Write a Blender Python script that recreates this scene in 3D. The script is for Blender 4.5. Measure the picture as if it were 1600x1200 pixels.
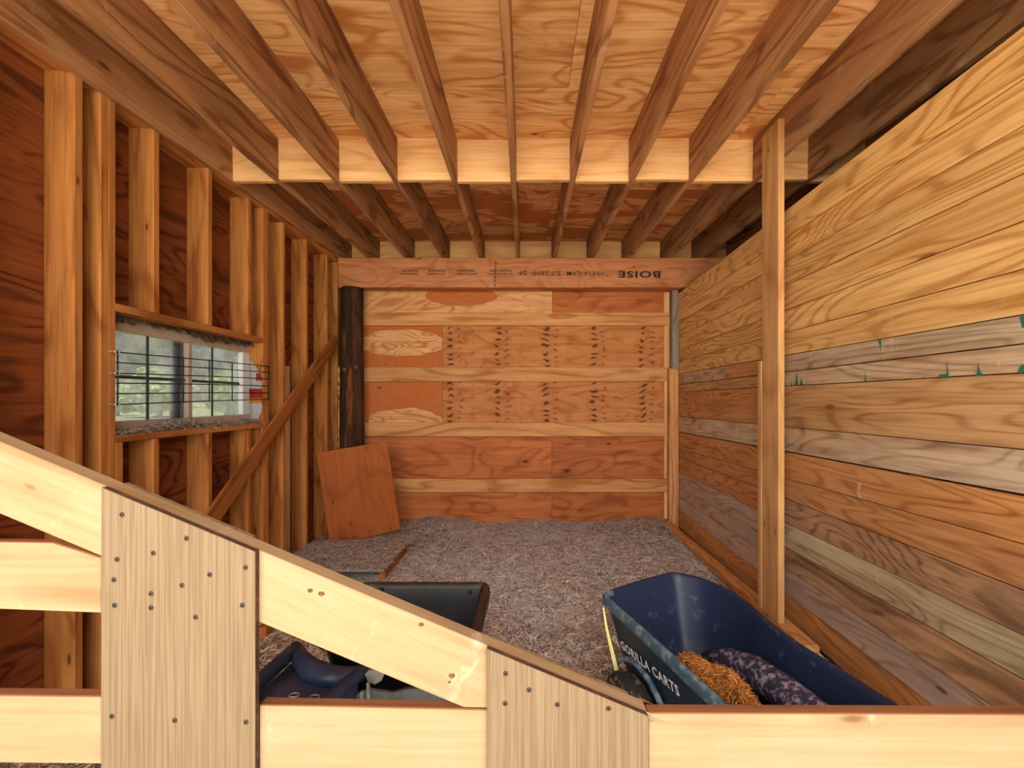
import bpy, bmesh, math, random
import numpy as np
from mathutils import Vector, Matrix

random.seed(7)
for o in list(bpy.data.objects):
    bpy.data.objects.remove(o)
C = bpy.context.scene.collection
SC = bpy.context.scene

# ------------------------------------------------------------------ camera, world, light, exposure
F, CX, CY, EYE = 653.0, 820.0, 624.0, 1.44          # focal length in pixels of the 1600x1200 frame
cd = bpy.data.cameras.new('camera')
cam = bpy.data.objects.new('camera', cd)
C.objects.link(cam)
cam.location = (0, 0, EYE)
cam.rotation_euler = (math.pi / 2, 0, 0)
cd.sensor_fit = 'HORIZONTAL'
cd.sensor_width = 36.0
cd.lens = F / 1600 * 36
cd.shift_x = -(CX - 800) / 1600
cd.shift_y = (CY - 600) / 1600
cd.clip_start = 0.02
cd.clip_end = 300
SC.camera = cam

w = bpy.data.worlds.new('world')
SC.world = w
w.use_nodes = True
wn = w.node_tree
wn.nodes.clear()
sky = wn.nodes.new('ShaderNodeTexSky')
sky.sky_type = 'NISHITA'
sky.sun_disc = False
sky.sun_elevation = math.radians(48)
sky.sun_rotation = math.radians(40)
bg = wn.nodes.new('ShaderNodeBackground')
wo = wn.nodes.new('ShaderNodeOutputWorld')
bg.inputs['Strength'].default_value = 0.12
wn.links.new(sky.outputs[0], bg.inputs[0])
wn.links.new(bg.outputs[0], wo.inputs[0])

sd = bpy.data.lights.new('sun', 'SUN')
sd.energy = 20.0
sd.angle = math.radians(1.5)
sd.color = (1.0, 0.94, 0.84)
sun = bpy.data.objects.new('sun', sd)
C.objects.link(sun)
sun.rotation_euler = Vector((-0.22, 0.20, -0.95)).to_track_quat('-Z', 'Y').to_euler()

ad = bpy.data.lights.new('barn_door_daylight', 'AREA')   # daylight of the yard coming in at the open stall front
ad.shape = 'RECTANGLE'
ad.size = 9.0
ad.size_y = 5.6
ad.energy = 1080
ad.color = (1.0, 0.95, 0.88)
al = bpy.data.objects.new('barn_door_daylight', ad)
C.objects.link(al)
al.location = (-0.4, -4.2, 3.5)
al.rotation_euler = (math.radians(80), 0, 0)                  # faces +y

SC.view_settings.view_transform = 'Standard'
SC.view_settings.look = 'None'
SC.view_settings.gamma = 1.0
SC.view_settings.use_curve_mapping = False
SC.view_settings.exposure = 0.0

# ------------------------------------------------------------------ helpers
WM = {}

def P(px, py, y):
    """a pixel of the 1600x1200 frame at depth y, as a point"""
    return Vector(((px - CX) / F * y, y, EYE + (CY - py) / F * y))

def link(o, parent=None, world=None):
    C.objects.link(o)
    world = world or Matrix.Identity(4)
    WM[o] = world
    if parent is not None:
        o.parent = parent
        o.matrix_basis = WM[parent].inverted() @ world
    else:
        o.matrix_basis = world
    return o

def tag(o, label=None, cat=None, group=None, kind=None):
    if label: o['label'] = label
    if cat: o['category'] = cat
    if group: o['group'] = group
    if kind: o['kind'] = kind
    return o

def empty(name, loc, label=None, cat=None, group=None, kind=None):
    o = bpy.data.objects.new(name, None)
    o.empty_display_size = 0.1
    link(o, None, Matrix.Translation(Vector(loc)))
    return tag(o, label, cat, group, kind)

def mesh_obj(name, bm, mat, parent=None, world=None, smooth=False):
    me = bpy.data.meshes.new(name)
    bmesh.ops.recalc_face_normals(bm, faces=bm.faces[:])
    bm.to_mesh(me)
    bm.free()
    for p in me.polygons:
        p.use_smooth = smooth
    if mat:
        for m in (mat if isinstance(mat, (list, tuple)) else [mat]):
            me.materials.append(m)
    return link(bpy.data.objects.new(name, me), parent, world)

def frame_of(origin, xa, ya):
    x = Vector(xa).normalized()
    z = x.cross(Vector(ya)).normalized()
    y = z.cross(x)
    m = Matrix((x, y, z)).transposed().to_4x4()
    m.translation = Vector(origin)
    return m

def prism(name, pts, t, m, mat, parent=None, bevel=0.002, wav=0.0):
    """polygon pts (local x,y) extruded from local z=0 to -t"""
    bm = bmesh.new()
    vs = [bm.verts.new((x, y, 0)) for x, y in pts]
    f = bm.faces.new(vs)
    r = bmesh.ops.extrude_face_region(bm, geom=[f])
    for v in r['geom']:
        if isinstance(v, bmesh.types.BMVert):
            v.co.z -= t
    if bevel:
        bmesh.ops.recalc_face_normals(bm, faces=bm.faces[:])
        bmesh.ops.bevel(bm, geom=bm.edges[:], offset=bevel, segments=1, affect='EDGES')
    return mesh_obj(name, bm, mat, parent, m)

def bar(name, a, b, up, wdt, t, mat, parent=None, bevel=0.002):
    """board from a to b (centre line of its front face); up = width direction"""
    a, b = Vector(a), Vector(b)
    L = (b - a).length
    m = frame_of(a, b - a, up)
    return prism(name, [(0, -wdt / 2), (L, -wdt / 2), (L, wdt / 2), (0, wdt / 2)], t, m, mat, parent, bevel)

def box(name, x0, x1, y0, y1, z0, z1, mat, parent=None, grain='x', bevel=0.002):
    """axis box whose local x (the grain) runs along the named axis"""
    if grain == 'x':
        m = frame_of((x0, y0, z0), (1, 0, 0), (0, 0, 1)); d = (x1 - x0, z1 - z0, y1 - y0)
        # local z = x cross z = -y : front at y0
    elif grain == 'y':
        m = frame_of((x1, y0, z0), (0, 1, 0), (0, 0, 1)); d = (y1 - y0, z1 - z0, x1 - x0)   # local z = +x
    else:
        m = frame_of((x1, y0, z0), (0, 0, 1), (-1, 0, 0)); d = (z1 - z0, x1 - x0, y1 - y0)  # local z = z cross -x = -y
    return prism(name, [(0, 0), (d[0], 0), (d[0], d[1]), (0, d[1])], d[2], m, mat, parent, bevel)

def tube_bm(bm, pts, r, n=8, cap=True):
    pts = [Vector(p) for p in pts]
    rs = r if isinstance(r, (list, tuple)) else [r] * len(pts)
    rings = []
    prev = None
    for i, p in enumerate(pts):
        d = (pts[min(i + 1, len(pts) - 1)] - pts[max(i - 1, 0)]).normalized()
        if prev is None:
            u = d.orthogonal().normalized()
        else:
            u = (prev - d * prev.dot(d)).normalized()
        prev = u
        v = d.cross(u)
        rings.append([bm.verts.new(p + (u * math.cos(a) + v * math.sin(a)) * rs[i])
                      for a in [2 * math.pi * k / n for k in range(n)]])
    for a, b in zip(rings, rings[1:]):
        for k in range(n):
            bm.faces.new((a[k], a[(k + 1) % n], b[(k + 1) % n], b[k]))
    if cap:
        bm.faces.new(rings[0][::-1]); bm.faces.new(rings[-1])
    return rings

def tube(name, pts, r, mat, parent=None, n=8):
    bm = bmesh.new()
    tube_bm(bm, pts, r, n)
    return mesh_obj(name, bm, mat, parent, None, True)

def loft(bm, rings, close_first=False, close_last=False):
    vr = [[bm.verts.new(p) for p in ring] for ring in rings]
    n = len(vr[0])
    for a, b in zip(vr, vr[1:]):
        for k in range(n):
            bm.faces.new((a[k], a[(k + 1) % n], b[(k + 1) % n], b[k]))
    if close_first: bm.faces.new(vr[0][::-1])
    if close_last: bm.faces.new(vr[-1])
    return vr

# ------------------------------------------------------------------ materials
def srgb(h):
    h = h.lstrip('#')
    c = [int(h[i:i + 2], 16) / 255 for i in (0, 2, 4)]
    return tuple([(x / 12.92 if x <= .04045 else ((x + .055) / 1.055) ** 2.4) for x in c] + [1.0])

class NT:
    def __init__(s, name):
        s.m = bpy.data.materials.new(name)
        s.m.use_nodes = True
        s.t = s.m.node_tree
        s.b = s.t.nodes['Principled BSDF']
        s.b.inputs['Roughness'].default_value = .8
        if 'Specular IOR Level' in s.b.inputs: s.b.inputs['Specular IOR Level'].default_value = .25
    def n(s, typ, **kw):
        x = s.t.nodes.new(typ)
        for k, v in kw.items(): setattr(x, k, v)
        return x
    def l(s, a, b): s.t.links.new(a, b)
    def val(s, sock, v):
        if isinstance(v, bpy.types.NodeSocket): s.l(v, sock)
        else: sock.default_value = v
    def math(s, op, a, b=0.0, c=None, clamp=False):
        x = s.n('ShaderNodeMath', operation=op); x.use_clamp = clamp
        s.val(x.inputs[0], a); s.val(x.inputs[1], b)
        if c is not None: s.val(x.inputs[2], c)
        return x.outputs[0]
    def mix(s, f, a, b, blend='MIX'):
        x = s.n('ShaderNodeMix', data_type='RGBA', blend_type=blend)
        s.val(x.inputs['Factor'], f)
        s.val(x.inputs[6], a); s.val(x.inputs[7], b)
        return x.outputs[2]
    def ramp(s, f, a, b):
        x = s.n('ShaderNodeMapRange', interpolation_type='SMOOTHSTEP')
        s.val(x.inputs[0], f); x.inputs[1].default_value = a; x.inputs[2].default_value = b
        return x.outputs[0]
    def noise(s, vec, scale=1.0, detail=3, rough=.55, dist=0.0):
        x = s.n('ShaderNodeTexNoise')
        s.l(vec, x.inputs['Vector'])
        x.inputs['Scale'].default_value = scale; x.inputs['Detail'].default_value = detail
        x.inputs['Roughness'].default_value = rough; x.inputs['Distortion'].default_value = dist
        return x.outputs['Fac']
    def scaled(s, vec, sc):
        x = s.n('ShaderNodeVectorMath', operation='MULTIPLY')
        s.l(vec, x.inputs[0]); x.inputs[1].default_value = sc
        return x.outputs[0]
    def obj_vec(s, rnd=True):
        tc = s.n('ShaderNodeTexCoord')
        oi = s.n('ShaderNodeObjectInfo')
        if not rnd: return tc.outputs['Object'], oi.outputs['Random']
        a = s.n('ShaderNodeVectorMath', operation='MULTIPLY')
        cb = s.n('ShaderNodeCombineXYZ')
        for k in range(3): s.l(oi.outputs['Random'], cb.inputs[k])
        s.l(cb.outputs[0], a.inputs[0]); a.inputs[1].default_value = (37.0, 23.0, 11.0)
        b = s.n('ShaderNodeVectorMath', operation='ADD')
        s.l(tc.outputs['Object'], b.inputs[0]); s.l(a.outputs[0], b.inputs[1])
        return b.outputs[0], oi.outputs['Random']
    def bump(s, h, strength=.3, dist=.002):
        x = s.n('ShaderNodeBump')
        x.inputs['Strength'].default_value = strength; x.inputs['Distance'].default_value = dist
        s.l(h, x.inputs['Height']); s.l(x.outputs[0], s.b.inputs['Normal'])

def wood(name, light, dark, knot='#3a1d0c', rings=26, ring_amt=.5, streak=.35, knots=.5, spread=.18,
         ells=None, ell_col='#a65a2a', stain=None, stain_at=(.55, .6), stain_scale=(1.2, 4, 4), grey=None, grey_amt=0.0, green=None,
         rough=.8, ply=False, kscale=(2.3, 6.0, 6.0), kcols=False, bump=.35):
    s = NT(name)
    v, rnd = s.obj_vec()
    L, D = srgb(light), srgb(dark)
    low = s.noise(s.scaled(v, (.55, 3.2, 3.2) if not ply else (.8, 2.2, 2.2)), 1.0, 2, .5, .4)
    r = s.math('SINE', s.math('MULTIPLY', low, float(rings) * 2.9))
    r = s.math('MULTIPLY_ADD', r, .5, .5)
    r = s.math('POWER', r, 4.0)
    st = s.noise(s.scaled(v, (2.0, 70, 70)), 1.0, 4, .65)
    st2 = s.noise(s.scaled(v, (1.2, 14, 14)), 1.0, 3, .6)
    brk = s.noise(s.scaled(v, (1.7, 5, 5)), 1.0, 3, .6)
    f = s.math('MULTIPLY', s.math('MULTIPLY', r, s.ramp(brk, .30, .55)), min(.95, ring_amt * 1.75))
    f = s.math('MULTIPLY_ADD', s.ramp(st, .36, .68), streak * 1.1, f)
    f = s.math('MULTIPLY_ADD', s.ramp(st2, .4, .68), streak * 1.0, f, clamp=True)
    col = s.mix(f, L, D)
    if stain:
        n = s.noise(s.scaled(v, stain_scale), 1.0, 2, .45, .6)
        col = s.mix(s.math('MULTIPLY', s.ramp(n, *stain_at), .85), col, s.mix(s.math('MULTIPLY', f, .6), srgb(stain), D))
    if ells:
        tc0 = s.n('ShaderNodeTexCoord'); sp0 = s.n('ShaderNodeSeparateXYZ'); s.l(tc0.outputs['Object'], sp0.inputs[0])
        nz = s.math('MULTIPLY_ADD', s.noise(s.scaled(tc0.outputs['Object'], (3, 7, 1)), 1.0, 4, .6), .9, -.45)
        msk = None
        for (ex, ey, rx, ry) in ells:
            ax_ = s.math('DIVIDE', s.math('SUBTRACT', sp0.outputs[0], ex), rx); ay_ = s.math('DIVIDE', s.math('SUBTRACT', sp0.outputs[1], ey), ry)
            dd_ = s.math('ADD', s.math('ADD', s.math('MULTIPLY', ax_, ax_), s.math('MULTIPLY', ay_, ay_)), nz)
            k_ = s.math('LESS_THAN', dd_, 1.0)
            msk = k_ if msk is None else s.math('MAXIMUM', msk, k_)
        col = s.mix(msk, s.mix(s.math('MULTIPLY', f, .5), srgb(ell_col), D), col) if ell_col[0] == '#' else s.mix(msk, col, s.mix(s.math('MULTIPLY', f, .5), srgb('#' + ell_col), D))
    blot = s.noise(v, 2.2, 3, .6)
    speck = s.noise(s.scaled(v, (16, 60, 60)), 1.0, 4, .7)
    col = s.mix(s.math('MULTIPLY', s.ramp(speck, .60, .74), .4), col, D)
    if grey and grey_amt:
        g = s.noise(s.scaled(v, (.9, 5, 5)), 1.0, 5, .7)
        col = s.mix(s.math('MULTIPLY', s.ramp(g, .32, .68), grey_amt), col, s.mix(s.math('MULTIPLY', f, .5), srgb(grey), D))
        sc = s.noise(s.scaled(v, (9, 4, 4)), 1.0, 4, .7)
        col = s.mix(s.math('MULTIPLY', s.ramp(sc, .62, .76), grey_amt * .8), col, srgb('#eadcc6'))
    if green:
        g2 = s.noise(s.scaled(v, (1.4, 3, 3)), 1.0, 4, .7)
        col = s.mix(s.math('MULTIPLY', s.ramp(g2, .5, .72), .35), col, srgb(green))
    # knots
    if knots:
        wv = s.n('ShaderNodeTexVoronoi', feature='F1'); wv.inputs['Randomness'].default_value = .9
        s.l(s.scaled(v, kscale), wv.inputs['Vector']); wv.inputs['Scale'].default_value = 1.0
        d = wv.outputs['Distance']
        sep = s.n('ShaderNodeSeparateColor'); s.l(wv.outputs['Color'], sep.inputs[0])
        on = s.math('LESS_THAN', sep.outputs[0], knots)
        size = s.math('MULTIPLY_ADD', sep.outputs[1], .07, .05)
        k = s.math('SUBTRACT', 1.0, s.math('DIVIDE', d, size), clamp=True)
        core = s.math('MULTIPLY', s.ramp(k, .0, .55), on)
        halo = s.math('MULTIPLY', s.math('SUBTRACT', 1.0, s.math('DIVIDE', d, .3), clamp=True), on)
        col = s.mix(s.math('MULTIPLY', halo, .45), col, D)
        col = s.mix(s.math('MULTIPLY', core, .8), col, srgb(knot))
    if kcols:
        # the repeated columns of pin knots of rotary-cut veneer
        tc = s.n('ShaderNodeTexCoord')
        sp = s.n('ShaderNodeSeparateXYZ'); s.l(tc.outputs['Object'], sp.inputs[0])
        jn = s.noise(tc.outputs['Object'], 5, 2)
        jn2 = s.noise(s.scaled(tc.outputs['Object'], (1.3, 1.1, 1)), 6, 1)
        for off, thr, st_ in ((.16, .009, .85), (.27, .006, .6), (.42, .0035, .35)):
            xx = s.math('MULTIPLY_ADD', jn, .15, sp.outputs[0])
            yy = s.math('MULTIPLY_ADD', jn2, .14, sp.outputs[1])
            u = s.math('PINGPONG', s.math('SUBTRACT', xx, off), .275)
            vv = s.math('PINGPONG', s.math('ADD', yy, off * .37), .036)
            dx = s.math('MULTIPLY', u, .42)
            dd = s.math('SQRT', s.math('ADD', s.math('MULTIPLY', dx, dx), s.math('MULTIPLY', vv, vv)))
            kk = s.ramp(s.math('DIVIDE', dd, thr * 2.2), 1.0, .35)
            kk2 = s.ramp(s.math('DIVIDE', dd, thr * 6), 1.0, .1)
            col = s.mix(s.math('MULTIPLY', kk2, st_ * .45), col, D)
            col = s.mix(s.math('MULTIPLY', kk, st_), col, srgb(knot))
    col = s.mix(s.math('MULTIPLY', s.ramp(blot, .4, .8), .25), col, D)
    # board to board tone
    tone = s.math('MULTIPLY_ADD', rnd, spread * 2, 1 - spread)
    hs = s.n('ShaderNodeHueSaturation')
    s.l(col, hs.inputs['Color']); s.l(tone, hs.inputs['Value'])
    s.l(hs.outputs[0], s.b.inputs['Base Color'])
    s.b.inputs['Roughness'].default_value = rough
    hgt = s.math('MULTIPLY_ADD', st, .7, s.math('MULTIPLY', r, -.3))
    s.bump(hgt, bump, .0018)
    return s.m

def plain(name, col, rough=.6, metal=0.0, noise_amt=.0, noise_col='#000000', nscale=8, spec=.4, nr=(.45, .7)):
    s = NT(name)
    s.b.inputs['Metallic'].default_value = metal
    s.b.inputs['Roughness'].default_value = rough
    s.b.inputs['Specular IOR Level'].default_value = spec
    if noise_amt:
        v, _ = s.obj_vec(False)
        n = s.noise(v, nscale, 5, .7)
        s.l(s.mix(s.math('MULTIPLY', s.ramp(n, *nr), noise_amt), srgb(col), srgb(noise_col)), s.b.inputs['Base Color'])
        s.bump(n, .15, .002)
    else:
        s.b.inputs['Base Color'].default_value = srgb(col)
    return s.m

M = {}
M['stud'] = wood('stud_fir', '#c88645', '#935223', knots=.62, kscale=(3.0, 9, 9), spread=.12, rings=14, ring_amt=.35, streak=.4)
M['stud_edge'] = M['stud']
M['stud_pale'] = wood('stud_pale', '#c9a273', '#96704a', knots=.3, spread=.08, rings=12, ring_amt=.3)
M['sheath'] = wood('sheathing_ply', '#965226', '#5e2c12', knots=.5, spread=.1, rings=30, ply=True, ring_amt=.5)
M['ply_ceiling'] = wood('ceiling_ply', '#ffd092', '#cf8a48', knots=.8, spread=.10, rings=34, ply=True, ring_amt=.4, kscale=(2.2, 4, 4), stain='#b8672f', stain_at=(.60, .72), stain_scale=(1.5, 5, 5))
M['ply_ceiling_red'] = wood('ceiling_ply_red', '#f8bf84', '#bd723c', knots=.75, spread=.2, rings=34, ply=True, ring_amt=.5, kscale=(3.2, 6, 6), stain='#b8683a', stain_at=(.50, .54), stain_scale=(1.3, 4, 4))
M['joist'] = wood('joist_fir', '#bb8454', '#7c4b28', knots=.5, spread=.14, rings=18, grey='#a98c6c', grey_amt=.35)
M['block'] = wood('blocking_fir', '#f0c18a', '#d49a5c', knots=.5, spread=.08, rings=16, ring_amt=.3)
M['girt'] = wood('girt_fir', '#dba26a', '#ad6f3b', knots=.45, spread=.12, rings=16, ring_amt=.4)
M['ply_football'] = wood('back_ply_football', '#e6b27c', '#b87642', ells=[(.80, .99, .50, .15), (.82, .09, .43, .15)], ell_col='#b9622e', knots=.35, rings=36, ply=True, ring_amt=.45, spread=.05)
M['ply_patch'] = wood('back_ply_patchy', '#e6b27c', '#bf7c46', ells=[(1.47, .27, .42, .11), (2.2, .5, .5, .1)], ell_col='b9622e', knots=.4, rings=36, ply=True, ring_amt=.45, spread=.05)
M['ply_knots'] = wood('back_ply_knots', '#cf8d56', '#a56132', knots=.3, rings=24, ring_amt=.28, ply=True, kcols=True, knot='#2e1408', spread=.05)
M['ply_red'] = wood('back_ply_red', '#c17442', '#8f4a24', knots=.75, rings=20, ring_amt=.3, kscale=(2.3, 5, 5), ply=True, stain='#c07440', stain_at=(.62, .66), stain_scale=(.9, 4, 4), spread=.12)
M['beam'] = wood('laminated_beam', '#cf8c60', '#a05c34', knots=.85, ring_amt=.25, rings=30, ply=True, kscale=(2.6, 7, 7), spread=.04, knot='#5e2a14')
M['gold'] = wood('plank_golden', '#f2c27c', '#b8803e', knots=.6, kscale=(1.7, 6, 6), rings=42, ring_amt=.42, streak=.42, spread=.10, grey='#dcb682', grey_amt=.35, knot='#7a4a1e')
M['gold_mid'] = wood('plank_tan', '#cb9c66', '#8f5f33', knots=.5, rings=42, ring_amt=.34, spread=.06, grey='#c0a27c', grey_amt=.55, knot='#6a4426')
M['weath'] = wood('plank_weathered', '#caa680', '#7c5838', knots=.5, rings=42, ring_amt=.34, spread=.08, grey='#d2c2aa', grey_amt=.75, knot='#4a2f1c')
M['orange'] = wood('plank_orange', '#d39456', '#94582a', knots=.45, rings=42, ring_amt=.34, spread=.10, grey='#b79068', grey_amt=.45, knot='#4a2c18')
M['mossy'] = wood('plank_mossy', '#cdb68c', '#866a48', knots=.5, rings=42, ring_amt=.34, spread=.06, grey='#d6caa8', grey_amt=.6, green='#8a8660', knot='#42301f')
M['mauve'] = wood('plank_mauve', '#c8a892', '#8d6c58', knots=.4, rings=42, ring_amt=.34, spread=.08, grey='#c6b09e', grey_amt=.65, knot='#463024')
M['stained'] = wood('plank_stained', '#bd9066', '#6a4630', knots=.6, rings=42, ring_amt=.34, spread=.06, grey='#c0a58a', grey_amt=.45, stain='#7a573c', stain_at=(.58, .7), stain_scale=(2.2, 7, 7), knot='#2e1e14')
M['grey_wood'] = wood('corner_board_grey', '#8f8172', '#6b5a4a', knots=.2, spread=.06, grey='#9d968c', grey_amt=.7)
M['post'] = wood('post_fir', '#d8a66e', '#b07a46', knots=.5, kscale=(3.4, 12, 12), rings=12, ring_amt=.3, spread=.04, knot='#6e4220')
M['gate'] = wood('gate_pine', '#ac916e', '#8a6842', knots=.45, kscale=(2.6, 8, 8), rings=12, ring_amt=.35, streak=.25, spread=.03, knot='#6a4220', grey='#b39e7c', grey_amt=.4)
M['gate_top'] = wood('gate_edge_brown', '#93603c', '#6e4127', knots=.1, rings=12, ring_amt=.2, spread=.05)
M['brace'] = wood('brace_fir', '#b06e34', '#86491d', knots=.4, rings=14, spread=.04)
M['scrap'] = wood('scrap_ply', '#ab5f2a', '#84401a', knots=.95, rings=14, ring_amt=.2, streak=.25, ply=True, kscale=(3.5, 9, 9), spread=.02, knot='#5a2a10')

def log_mat():
    s = NT('log_bark')
    v, _ = s.obj_vec(False)
    n = s.noise(s.scaled(v, (14, 14, 2.0)), 1.0, 6, .7)
    n2 = s.noise(s.scaled(v, (6, 6, 1.1)), 1.0, 3, .6)
    c = s.mix(s.ramp(n, .35, .7), srgb('#2a180d'), srgb('#553420'))
    c = s.mix(s.math('MULTIPLY', s.ramp(n2, .60, .68), .8), c, srgb('#7a4a28'))
    s.l(c, s.b.inputs['Base Color']); s.bump(n, .6, .006)
    s.b.inputs['Roughness'].default_value = .85
    return s.m
M['log'] = log_mat()

def panel_mat():
    s = NT('panel_embossed_woodgrain')
    v, _ = s.obj_vec()
    a = s.noise(s.scaled(v, (3.0, 230, 40)), 1.0, 3, .6, .2)
    b = s.noise(s.scaled(v, (5, 420, 40)), 1.0, 3, .6)
    f = s.ramp(a, .40, .62)
    c = s.mix(s.math('MULTIPLY', f, .5), srgb('#857258'), srgb('#624b35'))
    c = s.mix(s.math('MULTIPLY', s.ramp(b, .55, .7), .45), c, srgb('#5f462f'))
    s.l(c, s.b.inputs['Base Color'])
    s.bump(a, .5, .002)
    return s.m
M['panel'] = panel_mat()
M['panel_edge'] = plain('panel_edge_brown', '#4b3224', .8, noise_amt=.6, noise_col='#7d5b42', nscale=60)
M['blue'] = plain('cart_plastic_blue', '#14233f', .5, noise_amt=.5, noise_col='#5a6a88', nscale=16, spec=.5, nr=(.56, .74))
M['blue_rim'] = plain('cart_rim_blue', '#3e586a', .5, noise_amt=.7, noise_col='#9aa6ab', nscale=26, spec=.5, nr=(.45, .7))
M['blue_side'] = plain('cart_side_blue', '#16293a', .45, noise_amt=.3, noise_col='#33495a', nscale=6, spec=.5)
M['dusty'] = plain('cart_hump_dusty', '#2f2f45', .6, noise_amt=.8, noise_col='#a79fb2', nscale=44, nr=(.47, .62))
M['black'] = plain('black_plastic', '#15161a', .5, noise_amt=.4, noise_col='#2a2c30', nscale=5, spec=.5)
M['black_rim'] = plain('black_plastic_rim', '#2c2620', .5, noise_amt=.7, noise_col='#5c4c3c', nscale=9)
M['tray'] = plain('tray_plastic_blue', '#22324f', .35, noise_amt=.3, noise_col='#56617a', nscale=7, spec=.5)
M['tray_in'] = plain('tray_plastic_inner', '#39405c', .5, noise_amt=.4, noise_col='#5c6178', nscale=10)
M['rubber'] = plain('tyre_rubber', '#262524', .85, noise_amt=.8, noise_col='#a09078', nscale=30, nr=(.52, .66))
M['steel'] = plain('grey_steel', '#6c7175', .45, metal=.6, noise_amt=.4, noise_col='#3c3a38', nscale=12)
M['zinc'] = plain('galvanized_steel', '#a9a7a2', .4, metal=.5, noise_amt=.5, noise_col='#6b625a', nscale=20)
M['wire'] = plain('black_wire', '#15171a', .5)
M['screw'] = plain('screw_head', '#5c5142', .5, metal=.3)
M['screw_hole'] = plain('screw_recess', '#1d140e', .8)
M['frame'] = plain('window_vinyl', '#b9a594', .5, noise_amt=.35, noise_col='#8a735f', nscale=14)
M['frame_white'] = plain('window_vinyl_white', '#dfe0de', .5)
M['muntin'] = plain('window_muntin', '#3f484a', .5)
M['ink'] = plain('stamp_ink', '#2b2019', .8)
M['ink_faint'] = plain('stamp_ink_faint', '#5b3c2c', .8)
M['white_ink'] = plain('white_lettering', '#e8ebec', .5)
M['yellow'] = plain('yellow_strap', '#e3d383', .6)
M['teal'] = plain('green_paint', '#2c6b5a', .6)
M['foam'] = plain('insulation_foam', '#c99a4c', .9, noise_amt=.7, noise_col='#f0d48c', nscale=40)
M['insul'] = plain('torn_insulation', '#6d5844', .95, noise_amt=.8, noise_col='#a59a86', nscale=18)
M['dirt'] = plain('dirt', '#5c4836', .95, noise_amt=.7, noise_col='#6e5a48', nscale=7)
M['bounce_apron'] = plain('bounce_ground_pale', '#d9cfbf', .95, noise_amt=.5, noise_col='#b3a794', nscale=20)  # pale colour of the added ground that throws sunlight upward
M['siding'] = plain('outer_siding', '#6b4428', .9)
M['grass'] = plain('lawn_grass', '#a5a868', .9, noise_amt=.6, noise_col='#c2c684', nscale=.8)
M['bark'] = plain('tree_bark', '#4a3c30', .9)
M['leaf_shaded'] = plain('tree_leaf_shaded', '#3a4644', .8, noise_amt=.5, noise_col='#566460', nscale=.4)  # shade and haze of the far trees put into the leaf colour
M['leaf'] = plain('tree_leaf', '#a9b868', .7, noise_amt=.7, noise_col='#e2e6a0', nscale=.9)

def hay_bed_mat():
    s = NT('hay_bed_ground')
    tc = s.n('ShaderNodeTexCoord'); v = tc.outputs['Object']
    a = s.noise(v, 14, 6, .75); b = s.noise(v, 1.1, 3, .6)
    c = s.mix(s.ramp(a, .35, .7), srgb('#6a5644'), srgb('#b89c7e'))
    g = s.mix(s.ramp(a, .35, .7), srgb('#a89e98'), srgb('#e8e0dc'))
    s.l(s.mix(s.ramp(b, .42, .6), c, g), s.b.inputs['Base Color'])
    s.bump(a, .8, .02); s.b.inputs['Roughness'].default_value = .95
    return s.m
M['bed'] = hay_bed_mat()

def strand_mat(name):
    s = NT(name)
    at = s.n('ShaderNodeAttribute'); at.attribute_name = 'tone'
    s.l(at.outputs['Color'], s.b.inputs['Base Color'])
    s.b.inputs['Roughness'].default_value = .65
    return s.m
M['strand'] = strand_mat('hay_strand')

def glass_mat():
    s = NT('dusty_window_glass')
    t = s.t; b = s.b
    tr = s.n('ShaderNodeBsdfTransparent'); tr.inputs[0].default_value = (.50, .52, .58, 1)
    gl = s.n('ShaderNodeBsdfGlossy'); gl.inputs['Roughness'].default_value = .05
    tl = s.n('ShaderNodeBsdfTranslucent'); tl.inputs[0].default_value = (.70, .70, .88, 1)
    v, _ = s.obj_vec(False)
    n = s.noise(v, 5, 5, .7)
    m1 = s.n('ShaderNodeMixShader'); s.l(s.math('MULTIPLY_ADD', s.ramp(n, .35, .75), .3, .22), m1.inputs[0])
    s.l(tr.outputs[0], m1.inputs[1]); s.l(tl.outputs[0], m1.inputs[2])
    m2 = s.n('ShaderNodeMixShader'); m2.inputs[0].default_value = .05
    s.l(m1.outputs[0], m2.inputs[1]); s.l(gl.outputs[0], m2.inputs[2])
    out = [x for x in t.nodes if x.type == 'OUTPUT_MATERIAL'][0]
    s.l(m2.outputs[0], out.inputs[0])
    return s.m
M['glass'] = glass_mat()

def bag_mat():
    s = NT('printed_feed_sack')
    tc = s.n('ShaderNodeTexCoord'); sp = s.n('ShaderNodeSeparateXYZ'); s.l(tc.outputs['Object'], sp.inputs[0])
    z = sp.outputs[2]
    c = srgb('#d9d6d2')
    c1 = s.mix(s.math('COMPARE', z, .215, .038), c, srgb('#b8352c'))
    c2 = s.mix(s.math('COMPARE', z, .158, .018), c1, srgb('#e0a43c'))
    c3 = s.mix(s.math('MULTIPLY', s.math('COMPARE', z, .345, .03), s.math('GREATER_THAN', sp.outputs[0], .062)), c2, srgb('#c0504a'))
    s.l(c3, s.b.inputs['Base Color']); s.b.inputs['Roughness'].default_value = .5
    return s.m
M['bag'] = bag_mat()

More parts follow.
